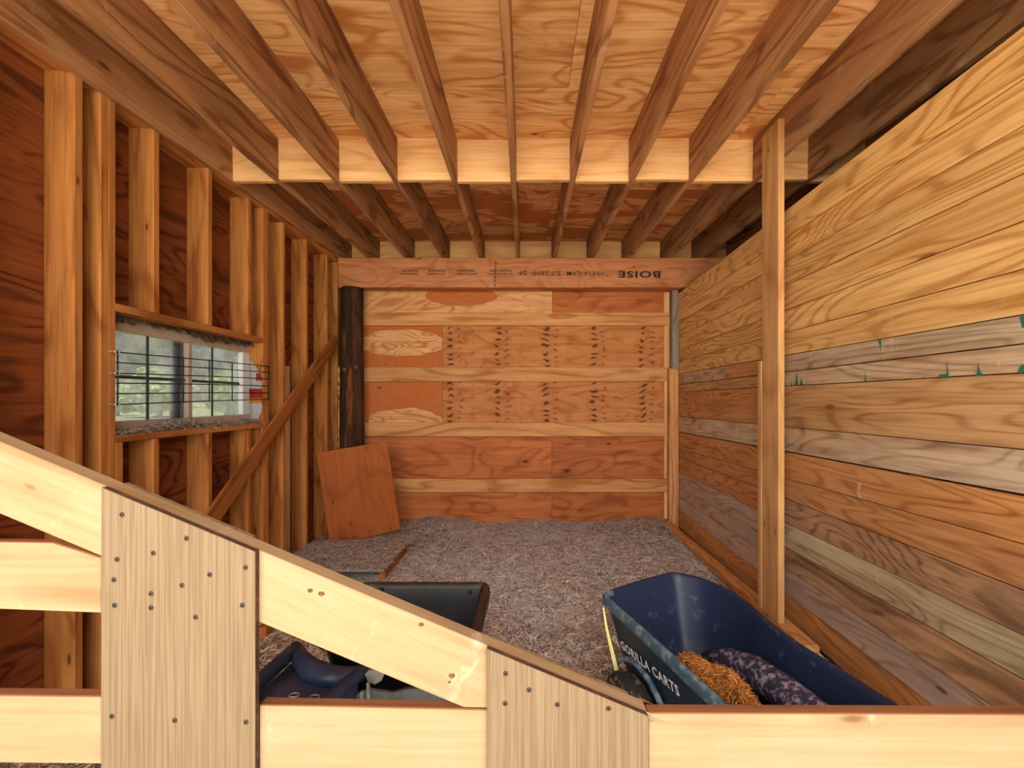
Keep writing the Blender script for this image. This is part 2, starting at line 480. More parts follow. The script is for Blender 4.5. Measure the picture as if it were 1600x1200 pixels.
# ------------------------------------------------------------------ strands of hay (one mesh for each heap)
def strands(name, pts, lmin, lmax, wid, cols, parent=None, lift=.25, seed=1, droop=0.0, flat=True):
    rs = np.random.RandomState(seed)
    n = len(pts)
    pts = np.asarray(pts, float)
    ang = rs.rand(n) * 2 * np.pi
    el = (rs.rand(n) ** 2) * lift
    L = lmin + rs.rand(n) ** 1.5 * (lmax - lmin)
    d = np.stack([np.cos(ang) * np.cos(el), np.sin(ang) * np.cos(el), np.sin(el)], 1)
    sd_ = np.stack([-np.sin(ang), np.cos(ang), np.zeros(n)], 1)
    bend = (rs.rand(n) - .5) * .5
    wv = wid * (.6 + rs.rand(n) * .8)
    p0 = pts - d * L[:, None] * .5
    p2 = pts + d * L[:, None] * .5
    p0[:, 2] = np.maximum(p0[:, 2], pts[:, 2] - .004)
    p1 = pts + sd_ * (bend * L * .4)[:, None]
    p1[:, 2] += rs.rand(n) * .006
    p2[:, 2] -= droop * L
    tilt = rs.rand(n) * .8
    s3 = sd_ * 1.0
    s3[:, 2] = tilt * .3
    hw = s3 * (wv / 2)[:, None]
    V = np.stack([p0 - hw, p0 + hw, p1 - hw, p1 + hw, p2 - hw * .5, p2 + hw * .5], 1).reshape(-1, 3)
    base = (np.arange(n) * 6)[:, None]
    Fq = np.concatenate([base + np.array([0, 1, 3, 2]), base + np.array([2, 3, 5, 4])], 1).reshape(-1)
    me = bpy.data.meshes.new(name)
    me.vertices.add(len(V)); me.vertices.foreach_set('co', V.astype('f').ravel())
    nf = n * 2
    me.loops.add(nf * 4); me.loops.foreach_set('vertex_index', Fq.astype('i'))
    me.polygons.add(nf); me.polygons.foreach_set('loop_start', (np.arange(nf) * 4).astype('i'))
    me.update(calc_edges=True)
    ca = me.color_attributes.new('tone', 'FLOAT_COLOR', 'POINT')
    pal = np.array([srgb(c) for c in cols(pts, rs)]) if callable(cols) else np.array([srgb(c) for c in cols])[rs.randint(0, len(cols), n)]
    pal = pal.copy(); pal[:, :3] *= (.7 + rs.rand(n) * .6)[:, None]
    ca.data.foreach_set('color', np.repeat(pal, 6, axis=0).astype('f').ravel())
    me.materials.append(M['strand'])
    o = bpy.data.objects.new(name, me)
    return link(o, parent)

# ------------------------------------------------------------------ levels
JB = EYE + 1.545          # joist underside
SF = EYE + 1.831          # subfloor underside
XL = -2.05                # stud faces, left wall
XS = -2.19                # left sheathing
YB = 4.778                # back plywood
def XR(y): return 1.645 + .0153 * y

# ------------------------------------------------------------------ floor, outside ground
fl = box('floor', -2.25, 3.7, -0.6, 5.0, -.12, -.03, M['dirt'], None, 'x', 0)
tag(fl, kind='structure')
bm = bmesh.new()
for x0, x1, y0, y1 in ((-200, -2.25, -30, 200), (-2.25, 60, -30, -.6), (-2.25, 60, 5.0, 60), (3.7, 60, -.6, 5.0)):
    bm.faces.new([bm.verts.new((x, y, -.1)) for x, y in ((x0, y0), (x1, y0), (x1, y1), (x0, y1))])
bounce_apron = box('added_bounce_apron', -7, 7, -9, -.62, -.11, -.03, None, None, 'x', 0)  # unseen pale ground, added to bounce sunlight up to the ceiling
bounce_apron.data.materials.append(M['bounce_apron'])
tag(bounce_apron, kind='structure'); bounce_apron.name = 'floor_bounce_apron'
lawn = mesh_obj('lawn', bm, M['grass'])
tag(lawn, 'mown green lawn outside the window', 'lawn', kind='structure')

# ------------------------------------------------------------------ left wall
bm = bmesh.new()
def addbox(bm, x0, x1, y0, y1, z0, z1):
    v = [bm.verts.new(p) for p in ((x0, y0, z0), (x1, y0, z0), (x1, y1, z0), (x0, y1, z0), (x0, y0, z1), (x1, y0, z1), (x1, y1, z1), (x0, y1, z1))]
    for f in ((0, 3, 2, 1), (4, 5, 6, 7), (0, 1, 5, 4), (1, 2, 6, 5), (2, 3, 7, 6), (3, 0, 4, 7)):
        bm.faces.new([v[k] for k in f])
WY0, WY1, WZ0, WZ1 = 2.095, 3.272, EYE - .18, EYE + .44
mL = frame_of((XS, 0, 0), (0, 1, 0), (0, 0, 1))      # local x = y, local y = z, local z = +x
def lw(y0, y1, z0, z1):
    addbox(bm, y0, y1, z0, z1, -.012, 0)
lw(-.3, WY0, -.05, SF); lw(WY1, 4.95, -.05, SF); lw(WY0, WY1, -.05, WZ0); lw(WY0, WY1, WZ1, SF)
wall_left = mesh_obj('wall_left', bm, M['sheath'], None, mL)
tag(wall_left, kind='structure')

def stud(y0, z0=.0, z1=EYE + 1.50, mat=None, name='stud', x0=XS, x1=XL, t=.038):
    return box(name, x0, x1, y0, y0 + t, z0, z1, mat or M['stud'], wall_left, 'z', .003)
HB, HT = EYE + .442, EYE + .482      # header plate
SB, ST = EYE - .218, EYE - .18       # sill plate
for y0 in (1.09, 1.496, 1.902, 2.019, 2.057, 3.273, 3.311, 3.537, 3.914, 4.569):
    stud(y0)
stud(4.332)
for y0 in (2.308, 2.704, 3.099):
    stud(y0, HT, EYE + 1.50)
    stud(y0, 0, SB)
stud(2.096, 0, SB)
box('header_plate', XS, XL, WY0, 3.272, HB, HT, M['stud'], wall_left, 'y')
box('sill_plate', XS, XL, WY0, 3.272, SB, ST, M['stud'], wall_left, 'y')
box('top_plate', XS, XL, .2, 4.75, EYE + 1.50, JB, M['stud'], wall_left, 'y', .003)
box('bottom_plate', XS, XL, .2, 4.75, -.03, -.001, M['stud'], wall_left, 'y', .003)
box('stud', XL - .046, XL - .008, 3.585, 3.667, -.02, 1.73, M['stud_pale'], wall_left, 'z', .003)
# diagonal brace nailed over the stud faces
a = Vector((XL + .02, 4.545, EYE + .674)); b = Vector((XL + .02, 2.12, EYE - 1.256))
dirb = (b - a).normalized()
wd = Vector((0, -dirb.z, dirb.y))
if wd.z < 0: wd = -wd
m = frame_of(a, b - a, wd)
L = (b - a).length
if m.col[2].x < 0:
    m = frame_of(b, a - b, wd)
    prism('brace', [(0, -.067), (L + .052, -.067), (L - .052, .067), (0, .067)], .0195, m, M['brace'], wall_left)
else:
    prism('brace', [(-.052, -.067), (L, -.067), (L, .067), (.052, .067)], .0195, m, M['brace'], wall_left)
# gold foam squeezed along the corner stud
bm = bmesh.new()
rr = random.Random(3)
pts = [(XL + .018 + rr.uniform(-.006, .008), 4.575 + rr.uniform(-.01, .01), .55 + i * .032) for i in range(40)]
tube_bm(bm, pts, [rr.uniform(.008, .02) for _ in pts], 6)
mesh_obj('foam_bead', bm, M['foam'], wall_left)

# ------------------------------------------------------------------ window
win = tag(empty('window_1', (-2.17, 2.68, WZ0)), kind='structure')
x0, x1 = -2.20, -2.15
box('window_head', x0, x1, WY0, 3.271, EYE + .362, EYE + .4405, M['frame'], win, 'y', .004)
box('window_rail', x0, x1, WY0, 3.271, EYE - .1795, EYE - .118, M['frame'], win, 'y', .004)
box('window_jamb', x0, x1, WY0, 2.135, EYE - .118, EYE + .362, M['frame'], win, 'z', .004)
box('window_jamb', x0, x1, 3.185, 3.271, EYE - .118, EYE + .362, M['frame_white'], win, 'z', .004)
box('meeting_stile', x0 + .004, x1 + .004, 2.665, 2.70, EYE - .118, EYE + .362, M['frame'], win, 'z', .003)
box('screen_frame', -2.198, -2.19, 2.585, 2.66, EYE - .118, EYE + .355, M['muntin'], win, 'z', .001)
for (ya, yb, xg) in ((2.135, 2.665, -2.176), (2.70, 3.185, -2.186)):
    box('pane', xg - .004, xg, ya, yb, EYE - .118, EYE + .362, M['glass'], win, 'y', 0)
for ya, yb, ym, xg in ((2.135, 2.664, 2.40, -2.170), (2.702, 3.185, 2.91, -2.180)):
    box('muntin', xg, xg + .006, ym - .008, ym + .008, EYE - .118, EYE + .362, M['muntin'], win, 'z', .001)
    box('muntin', xg, xg + .005, ya, yb, EYE + .112, EYE + .13, M['muntin'], win, 'y', .001)
# torn strip of insulation under the header, over the window
bm = bmesh.new()
rr = random.Random(5)
N = 46
top, bot = [], []
for i in range(N):
    y = 2.10 + (3.255 - 2.10) * i / (N - 1)
    top.append((-2.135 + rr.uniform(-.006, .01), y, HB - .001))
    bot.append((-2.125 + rr.uniform(-.008, .02), y, HB - .022 - rr.uniform(0, .035) - .012 * math.sin(y * 7)))
tv = [bm.verts.new(p) for p in top]; bv = [bm.verts.new(p) for p in bot]
for i in range(N - 1):
    bm.faces.new((tv[i], tv[i + 1], bv[i + 1], bv[i]))
bmesh.ops.solidify(bm, geom=bm.faces[:], thickness=.012)
ti = mesh_obj('insulation_strip', bm, M['insul'])
tag(ti, 'ragged strip of torn grey insulation along the window top', 'insulation')

# wire grille in front of the window
gr = empty('window_grille', (XL, 2.7, EYE - .02), 'black wire grille bolted across the small window', 'grille')
gx = XL + .012
ZL = [.236, .184, .130, .081, .028, -.026]; ZR = [.262, .214, .163, .107, .052, .0]
for zl, zr in zip(ZL, ZR):
    tube('wire', [(gx, 2.085, EYE + zl), (gx + .004, 2.7, EYE + (zl + zr) / 2 + .003), (gx, 3.325, EYE + zr)], .0034, M['wire'], gr, 6)
def zat(y, i): return EYE + ZL[i] + (ZR[i] - ZL[i]) * (y - 2.09) / 1.235
for yv in (2.088, 2.49, 2.695, 2.905, 3.32):
    tube('wire', [(gx + .004, yv, zat(yv, 0) + .004), (gx + .004, yv, zat(yv, 5) - .004)], .0034, M['wire'], gr, 6)
for i in (0, 2, 5):
    z = zat(2.08, i)
    bm = bmesh.new()
    tube_bm(bm, [(XL + .001, 2.06, z), (XL + .03, 2.06, z)], .0035, 8)
    tube_bm(bm, [(XL + .003, 2.06, z), (XL + .009, 2.06, z)], .008, 6)
    ring = [(XL + .03, 2.072 + .011 * math.cos(t), z + .011 * math.sin(t)) for t in [k * math.pi / 6 for k in range(13)]]
    tube_bm(bm, ring, .0028, 6, False)
    mesh_obj('eye_bolt', bm, M['zinc'], gr)

# sack stuffed in the window corner
bm = bmesh.new()
Nz, Nx = 14, 8
hts = .47
grid = []
for i in range(Nz + 1):
    z = hts * i / Nz
    wtop = .098 * (1 - .72 * max(0, (z - .30) / .17) ** 1.6) * (1 - .35 * max(0, (.08 - z) / .08))
    row = []
    for j in range(Nx + 1):
        u = j / Nx
        row.append(bm.verts.new((u * wtop, -.028 * math.sin(math.pi * min(1, u * 1.02)) * (.6 + .4 * math.sin(3 * z / hts)) - .003 * math.sin(z * 60 + u * 5), z)))
    grid.append(row)
for i in range(Nz):
    for j in range(Nx):
        bm.faces.new((grid[i][j], grid[i][j + 1], grid[i + 1][j + 1], grid[i + 1][j]))
bmesh.ops.solidify(bm, geom=bm.faces[:], thickness=.004)
bag = mesh_obj('feed_sack', bm, M['bag'], None, Matrix.Translation((-2.148, 3.262, ST + .01)), True)
tag(bag, 'white sack with red and yellow bands stuffed beside the window', 'sack')

# hay on the window sill
rs = np.random.RandomState(11)
n = 1500
yy = 2.1 + rs.rand(n) * 1.15
hh = .012 + .03 * np.exp(-((yy - 2.55) / .2) ** 2) + .012 * np.exp(-((yy - 3.1) / .15) ** 2)
pp = np.stack([-2.145 + rs.rand(n) ** .8 * .1, yy, ST + .003 + rs.rand(n) * hh * 1.5], 1)
o = strands('sill_hay', pp, .03, .12, .0034, ['#e2d4ba', '#b7a58a', '#f5ead6', '#8d7a60', '#c0c4cc'], None, .5, 4, .25)
tag(o, 'dusty wisps of hay along the window sill', 'hay', kind='stuff')

# ------------------------------------------------------------------ back wall
wall_back = box('wall_back', -2.2, 3.7, YB + .013, YB + .03, -.05, JB, M['siding'], None, 'x', 0)
tag(wall_back, kind='structure')
zr = [-.05, EYE - .343, EYE + .911, JB - .002]
def sheet(x0, x1, z0, z1, mat):
    return box('plywood_sheet', x0 + .0015, x1 - .0015, YB, YB + .0125, z0 + .001, z1 - .001, mat, wall_back, 'x', .001)
M['ply_patch2'] = M['ply_football']
sheet(-2.19, .315, zr[2], zr[3], M['ply_patch']); sheet(.315, 1.75, zr[2], zr[3], M['ply_red'])
sheet(-2.19, -.943, zr[1], zr[2], M['ply_patch2']); sheet(-.943, 1.75, zr[1], zr[2], M['ply_knots'])
sheet(-2.19, .308, zr[0], zr[1], M['ply_red']); sheet(.308, 1.75, zr[0], zr[1], M['ply_red'])
for zt, zb in ((.984, .838), (.364, .204), (-.262, -.420), (-.902, -1.055)):
    box('girt', -2.04, 1.645, YB - .038, YB - .0005, EYE + zb, EYE + zt, M['girt'], wall_back, 'x', .003)
for z0, z1 in ((-.02, EYE - 1.056), (EYE - .901, EYE - .421), (EYE - .261, EYE + .203), (EYE + .365, EYE + .837), (EYE + .985, EYE + 1.215)):
    box('cleat', 1.585, 1.642, YB - .03, YB - .0005, z0, z1, M['block'], wall_back, 'z', .002)
box('corner_stud', 1.647, 1.716, 4.66, 4.739, EYE + .345, EYE + 1.218, M['grey_wood'], wall_back, 'z', .003)
box('corner_stud', 1.612, 1.712, 4.655, 4.739, -.02, EYE + .343, M['girt'], wall_back, 'z', .003)

box('outer_sheathing', -2.2, 3.7, 4.905, 4.92, -.05, SF + .03, M['siding'], wall_back, 'x', 0)

# ------------------------------------------------------------------ beam with its stamped print
beam = box('support_beam', -2.04, 3.6, 4.56, 4.70, EYE + 1.222, JB - .001, M['beam'], None, 'x', .004)
tag(beam, 'laminated wood beam with upside-down black print above the back wall', 'beam')

def text_obj(name, body, width, height, m, mat, parent, bold=0.0, depth=.0006, shear=0.0):
    cu = bpy.data.curves.new(name, 'FONT')
    cu.body = body; cu.offset = bold; cu.extrude = 0; cu.shear = shear; cu.space_character = 1.12
    cu.align_x = 'LEFT'; cu.resolution_u = 3
    tmp = bpy.data.objects.new('tmp', cu)
    C.objects.link(tmp)
    bpy.context.view_layer.update()
    dg = bpy.context.evaluated_depsgraph_get()
    me = bpy.data.meshes.new_from_object(tmp.evaluated_get(dg))
    bpy.data.objects.remove(tmp)
    xs = [v.co.x for v in me.vertices]; ys = [v.co.y for v in me.vertices]
    sx = width / (max(xs) - min(xs)); sy = height / (max(ys) - min(ys))
    for v in me.vertices:
        v.co.x = (v.co.x - min(xs)) * sx; v.co.y = (v.co.y - min(ys)) * sy; v.co.z = 0
    me.name = name
    me.materials.clear(); me.materials.append(mat)
    return link(bpy.data.objects.new(name, me), parent, m)

def beam_text(body, pxl, pxr, pyt, pyb, mat, bold):
    # print is upside down: its reading direction runs to the left
    p = P(pxr, pyt, 4.5592)
    wdt = (pxr - pxl) / F * 4.56; h = (pyb - pyt) / F * 4.56
    return text_obj('stamped_print', body, wdt, h, frame_of(p, (-1, 0, 0), (0, 0, -1)), mat, beam, bold)
beam_text('BOISE', 966, 1032, 423.5, 434, M['ink'], .03)
beam_text('VERSA-LAM', 886, 944, 424, 430.5, M['ink'], .006)
beam_text('2.0', 862, 876, 424, 430.5, M['ink'], .006)
beam_text('2800', 833, 857, 424, 430.5, M['ink'], .006)
beam_text('DF', 811, 823, 423, 430, M['ink'], .015)
rr = random.Random(9)
for a0, a1 in ((762, 800), (711, 744), (667, 696), (625, 653)):      # two rows of print too faint to read
    bm = bmesh.new()
    for row, (t0, t1) in enumerate(((421.5, 425), (426.5, 429.5))):
        x = a0 + (3 if row == 0 else 0)
        while x < a1 - (2 if row == 0 else 0):
            wq = rr.uniform(1.0, 2.4)
            q0 = P(x, t0 + rr.uniform(0, .8), 4.5592); q1 = P(x + wq, t1 - rr.uniform(0, .8), 4.5592)
            bm.faces.new([bm.verts.new(p) for p in ((q0.x, q0.y, q1.z), (q1.x, q0.y, q1.z), (q1.x, q0.y, q0.z), (q0.x, q0.y, q0.z))])
            x += wq + rr.uniform(.3, .9)
    mesh_obj('faint_print', bm, M['ink_faint'], beam)
bm = bmesh.new()
y = 401.0
xx = 775.0
while y < 447:                                                       # hand-drawn dashed line down the beam
    l_ = rr.uniform(3, 6)
    q = [P(xx - .9, y + l_, 4.559), P(xx + .6, y + l_, 4.559), P(xx + 1.2, y, 4.559), P(xx - .4, y, 4.559)]
    if y > 404: bm.faces.new([bm.verts.new(p) for p in q])
    y += l_ + rr.uniform(1, 2.2); xx -= rr.uniform(-.3, .8)
mesh_obj('marker_line', bm, M['ink'], beam)

# ------------------------------------------------------------------ log post in the corner
bm = bmesh.new()
rr = random.Random(2)
rings = []
NZ, NA = 26, 22
ph = [rr.uniform(0, 6.28) for _ in range(6)]
for i in range(NZ + 1):
    z = -.03 + (EYE + 1.219 + .03) * i / NZ
    ring = []
    for k in range(NA):
        a_ = 2 * math.pi * k / NA
        r = .124 + .006 * math.sin(2 * a_ + ph[0] + z) + .004 * math.sin(5 * a_ + ph[1] + z * 2) + rr.uniform(-.0025, .0025) - .003 * z
        for (kz, ka, am) in ((EYE + .24, -1.9, .012), (EYE + .25, -.95, .014), (EYE - .1, -1.2, .008)):
            dz, da = z - kz, math.atan2(math.sin(a_ - ka), math.cos(a_ - ka))
            r += am * math.exp(-(dz / .05) ** 2 - (da / .3) ** 2)
        ring.append((-1.900 + r * math.cos(a_), 4.60 + r * math.sin(a_), z))
    rings.append(ring)
loft(bm, rings, True, True)
log = mesh_obj('log_post', bm, M['log'], None, Matrix.Identity(4), True)
tag(log, 'dark round log post holding up the beam in the left back corner', 'post')
for px, py in ((538, 577), (556, 574)):
    bm = bmesh.new()
    bmesh.ops.create_icosphere(bm, subdivisions=2, radius=.016)
    q = P(px, py, 4.472)
    for v in bm.verts: v.co = Vector((v.co.x, v.co.y * .5, v.co.z * 1.2)) + q
    mesh_obj('knot', bm, M['brace'], log, None, True)

# ------------------------------------------------------------------ right wall of planks
wall_right = tag(empty('wall_right', (XR(2.7), 2.7, 0)), kind='structure')
ux = Vector((.0153, 1, 0)).normalized()
seams = [(327, 40), (370, 122), (407, 196), (445, 270), (484, 345), (519, 420), (555, 491.5), (581, 537), (603, 582.5),
         (667, 703), (706, 774), (748, 849), (780, 923), (818, 993), (856, 1063), (890, 1136), (928, 1212), (972, 1300)]
mats = ['gold', 'gold', 'gold', 'gold', 'gold', 'gold', 'weath', 'weath', 'gold_mid', 'weath', 'orange', 'orange', 'stained', 'mossy', 'stained', 'mauve', 'orange']
def wall_pt(px, py):
    k = (px - CX) / F
    y = 1.645 / (k - .0153)
    return y, EYE + (CY - py) / F * y
lines = []
for a_, b_ in seams:
    y1, z1 = wall_pt(1230, a_); y2, z2 = wall_pt(1600, b_)
    sl = (z2 - z1) / (y2 - y1)
    sl = max(-.02, min(.004, sl))
    # keep the fit through the 1230 column, slope limited to what a carpenter would leave
    lines.append((z1 - sl * y1, sl))
def zl(i, y): return lines[i][0] + lines[i][1] * y
rr = random.Random(4)
pl = {}
for i in range(len(seams) - 1):
    segs = [(.5, 2.80), (2.802, 4.74)]
    if i == 6: segs = [(.5, 2.80), (2.802, 3.55), (3.552, 4.74)]
    for j, (ya, yb) in enumerate(segs):
        g = .0012 if i not in (9, 10) else .0035
        if i == 9: g0, g1 = .0012, .0045
        elif i == 10: g0, g1 = .0045, .0015
        else: g0 = g1 = .0022
        off = rr.uniform(-.003, .003)
        m = frame_of(Vector((XR(ya) + off, ya, 0)), -ux, (0, 0, 1))
        # local x = -ux so the face looks to -x; polygon runs back to front with negative x
        La = (yb - ya) / ux.y
        ptsq = [(0, zl(i + 1, ya) + g1), (0, zl(i, ya) - g0), (-La, zl(i, yb) - g0), (-La, zl(i + 1, yb) + g1)]
        mt = mats[i]
        if j == 1 and i in (7, 8): mt = 'gold_mid' if i == 7 else 'orange'
        if j == 1 and i in (13, 12, 14): mt = 'orange' if i == 12 else 'mauve'
        if j == 1 and i == 6: mt = 'orange'
        m2 = m
        o = prism('plank', ptsq[::-1], .019, m2, M[mt], wall_right, .0016)
        pl[(i, j)] = o
# studs on the far side that carry the planks
for ys in (.6, 1.8, 3.0, 4.2):
    box('back_stud', XR(ys) + .024, XR(ys) + .113, ys, ys + .038, -.03, EYE + 1.16, M['joist'], wall_right, 'z', .002)
# bottom plate on the floor in front of the planks
box('bottom_plate', 1.535, 1.625, 2.3, 4.65, .035, .083, M['orange'], wall_right, 'y', .004)
box('bottom_plate', 1.545, 1.625, 2.35, 4.6, -.03, .034, M['mauve'], wall_right, 'y', .004)
# green paint dabs
def dab(pxs, i):
    bm = bmesh.new()
    vs = []
    for px, py in pxs:
        y, z = wall_pt(px, py)
        vs.append(bm.verts.new((XR(y) - .0024, y, z)))
    bm.faces.new(vs)
    mesh_obj('paint_stain', bm, M['teal'], pl[(i, 0)])
dab([(1468, 590), (1468, 586), (1471, 584.5), (1478, 584.5), (1480, 583), (1479.5, 562), (1483, 582), (1484, 589.5)], 7)
dab([(1523, 588), (1528, 583), (1529, 566), (1532, 578), (1534, 582), (1539, 586.5)], 7)
dab([(1591, 583), (1594, 575), (1598, 570), (1606, 570), (1606, 582)], 7)
dab([(1349, 597.5), (1352, 594), (1352.6, 577), (1354, 594), (1358, 597)], 7)
dab([(1394, 594.5), (1398, 592), (1402, 594)], 7); dab([(1442, 591.5), (1443.5, 587), (1445, 591)], 7)
dab([(1290, 600.5), (1294, 598), (1300, 600)], 7); dab([(1236, 603), (1237, 595), (1239, 602.5)], 7)
dab([(1243, 602.5), (1245, 580), (1248, 602)], 7); dab([(1250, 602), (1252, 590), (1256, 601.5)], 7)
dab([(1372, 531.5), (1378, 530), (1377.5, 540), (1377, 551), (1375.5, 540)], 6)
dab([(1594, 494.5), (1602, 493), (1602, 512), (1598, 512)], 6)

# tall post and short post by the planks
post = box('wooden_post', 1.532, 1.570, 2.525, 2.70, .084, EYE + 1.70, M['post'], None, 'z', .003)
tag(post, 'tall pale lumber post standing before the plank wall and reaching a joist', 'post')
sp_ = box('wooden_post', 1.528, 1.566, 2.701, 2.742, .084, EYE + .25, M['post'], None, 'z', .003)
tag(sp_, 'short grey-tan post end fixed behind the tall pale post', 'post')

# ------------------------------------------------------------------ ceiling
ceil = box('ceiling', -2.25, 3.7, -.6, 5.0, SF + .019, SF + .04, M['siding'], None, 'x', 0)
tag(ceil, kind='structure')
ys = [-.6, -.05, 1.17, 2.39, 3.61, 4.83, 5.0]
for r_, (ya, yb) in enumerate(zip(ys, ys[1:])):
    x = -2.19 - (1.22 if r_ % 2 else 0)
    while x < 3.6:
        xa, xb = max(x, -2.19), min(x + 2.438, 3.68)
        if xb > xa:
            box('plywood_sheet', xa + .001, xb - .001, ya + .0012, yb - .0012, SF, SF + .018, M['ply_ceiling'] if r_ < 4 else M['ply_ceiling_red'], ceil, 'x', .001)
        x += 2.438
jx = {}
for k in range(-5, 9):
    xc = -.078 + .4064 * k
    if k == 4: xc = 1.589
    if k == -5: xc = -2.030
    jx[k] = xc
    if k == 4:
        pass
    box('joist', xc - .019, xc + .019, -.5, 4.86, JB, SF - .001, M['joist'], ceil, 'y', .003)
rr = random.Random(12)
for k in range(-5, 8):
    xa, xb = jx[k] + .0195, jx[k + 1] - .0195
    yo = 2.865 + (.012 if k % 2 else -.008)
    box('blocking', xa, xb, yo, yo + .038, JB + rr.uniform(0, .004), SF - .002, M['block'], ceil, 'x', .002)
    box('blocking', xa, xb, 4.862, 4.90, JB, SF - .002, M['block'], ceil, 'x', .002)

# the joists rise a little towards the back: tilt the whole ceiling about the beam's top edge
pv = Matrix.Translation((0, 4.56, JB))
ceil.matrix_basis = pv @ Matrix.Rotation(math.atan(.026), 4, 'X') @ pv.inverted() @ WM[ceil]

# neighbouring stall: unseen outer walls, added so that it stays dark over the partition
tag(box('wall_far', 3.6, 3.62, -.3, 4.9, -.05, SF, M['siding'], None, 'y', 0), kind='structure')
tag(box('wall_front_blocker', 1.72, 3.62, -.3, -.28, -.05, SF, M['siding'], None, 'x', 0), kind='structure')

# ------------------------------------------------------------------ hay bed
def bed_h(x, y):
    return (.018 * np.sin(x * 2.3 + 1.1) * np.cos(y * 1.9) + .012 * np.sin(x * 6.1 + y * 4.3) + .007 * np.sin(x * 13.7 - y * 11.1)
            + .005 * np.sin(x * 29 + y * 23) + .018 + .035 * np.exp(-((y - 4.75) / .35) ** 2) * (1 + .5 * np.sin(x * 5.3)) - .02 * np.exp(-((x + 2.1) / .25) ** 2))
nx, ny = 150, 170
xs = np.linspace(-2.19, 1.63, nx); ysn = np.linspace(.9, YB - .002, ny)
X, Y = np.meshgrid(xs, ysn)
Z = bed_h(X, Y) + np.random.RandomState(1).rand(*X.shape) * .008
Z = np.maximum(Z, -.02)
V = np.stack([X, Y, Z], -1).reshape(-1, 3)
idx = np.arange(nx * ny).reshape(ny, nx)
Fc = np.stack([idx[:-1, :-1], idx[:-1, 1:], idx[1:, 1:], idx[1:, :-1]], -1).reshape(-1, 4)
me = bpy.data.meshes.new('hay_bedding')
me.from_pydata(V.tolist(), [], Fc.tolist())
me.materials.append(M['bed'])
for p in me.polygons: p.use_smooth = True
bed = link(bpy.data.objects.new('hay_bedding', me))
tag(bed, 'brown trampled hay and dirt bedding over the whole stall floor', 'hay', kind='stuff')
rs = np.random.RandomState(21)
n = 90000
px_ = -2.15 + rs.rand(n) * 3.75
py_ = .95 + rs.rand(n) ** .85 * 3.8
pz_ = bed_h(px_, py_) + .006 + rs.rand(n) * .012
def bedcols(p, r):
    g = np.sin(p[:, 0] * 1.3 + 1.6) * .5 + .5 * np.sin(p[:, 1] * 1.1 - 1.9) + (r.rand(len(p)) - .5) * 1.1 + (p[:, 1] - 2.9) * .28
    cool = ['#e4dcd6', '#c4bab4', '#faf4ee', '#968c86', '#d6d0da']
    warm = ['#c8aa88', '#987c60', '#e0c4a0', '#6a5444', '#f8e4c6', '#80684f']
    return [cool[r.randint(5)] if q > .35 else warm[r.randint(6)] for q in g]
o = strands('hay_strands', np.stack([px_, py_, pz_], 1), .03, .12, .0044, bedcols, bed, .14, 5)
o['kind'] = 'stuff'

# ------------------------------------------------------------------ straw-covered board on the floor
fb = box('floor_board', -1.98, -1.10, 3.27, 3.92, .085, .112, M['grey_wood'], None, 'x', .004)
tag(fb, 'thick board lying flat on the floor under a dusting of hay', 'board')
box('runner', -1.15, -1.101, 3.30, 3.90, -.01, .0845, M['brace'], fb, 'y', .002)
box('runner', -1.96, -1.90, 3.30, 3.90, -.01, .0845, M['brace'], fb, 'y', .002)
n = 9000
pp = np.stack([-1.96 + rs.rand(n) * .87, 3.28 + rs.rand(n) * .63, .114 + rs.rand(n) * .008], 1)
o = strands('board_hay', pp, .03, .11, .003, ['#cdbfb4', '#a4978c', '#ece0d2', '#7e726c'], None, .2, 8)
tag(o, 'thin scatter of grey hay on top of the flat floor board', 'hay', kind='stuff')
wb = box('wood_block', -1.565, -1.51, 2.44, 2.50, .01, .105, M['brace'], None, 'z', .004)
tag(wb, 'small stub of wood standing in the hay at the left behind the gate', 'block')

# ------------------------------------------------------------------ leaning scrap of plywood
BL = Vector((-1.885, 4.05, .012)); TL = Vector((-2.035, 4.08, EYE - .525)); BR = BL + Vector((.60, .25, .125))
m = frame_of(BL, BR - BL, TL - BL)
wS, hS = (BR - BL).length, (TL - BL).length
m2 = frame_of(BL, TL - BL, -(BR - BL))     # grain upward, face toward the room
if m2.col[2].y > 0:
    m2 = frame_of(BL, TL - BL, (BR - BL))
    sgn = 1
else:
    sgn = -1
sg = prism('plywood_offcut', [(0, 0), (hS, 0), (hS, sgn * wS), (0, sgn * wS)][::1 if sgn > 0 else -1], .018, m2, M['scrap'], None, .0015)
tag(sg, 'square orange plywood offcut leaning in the left back corner', 'board')

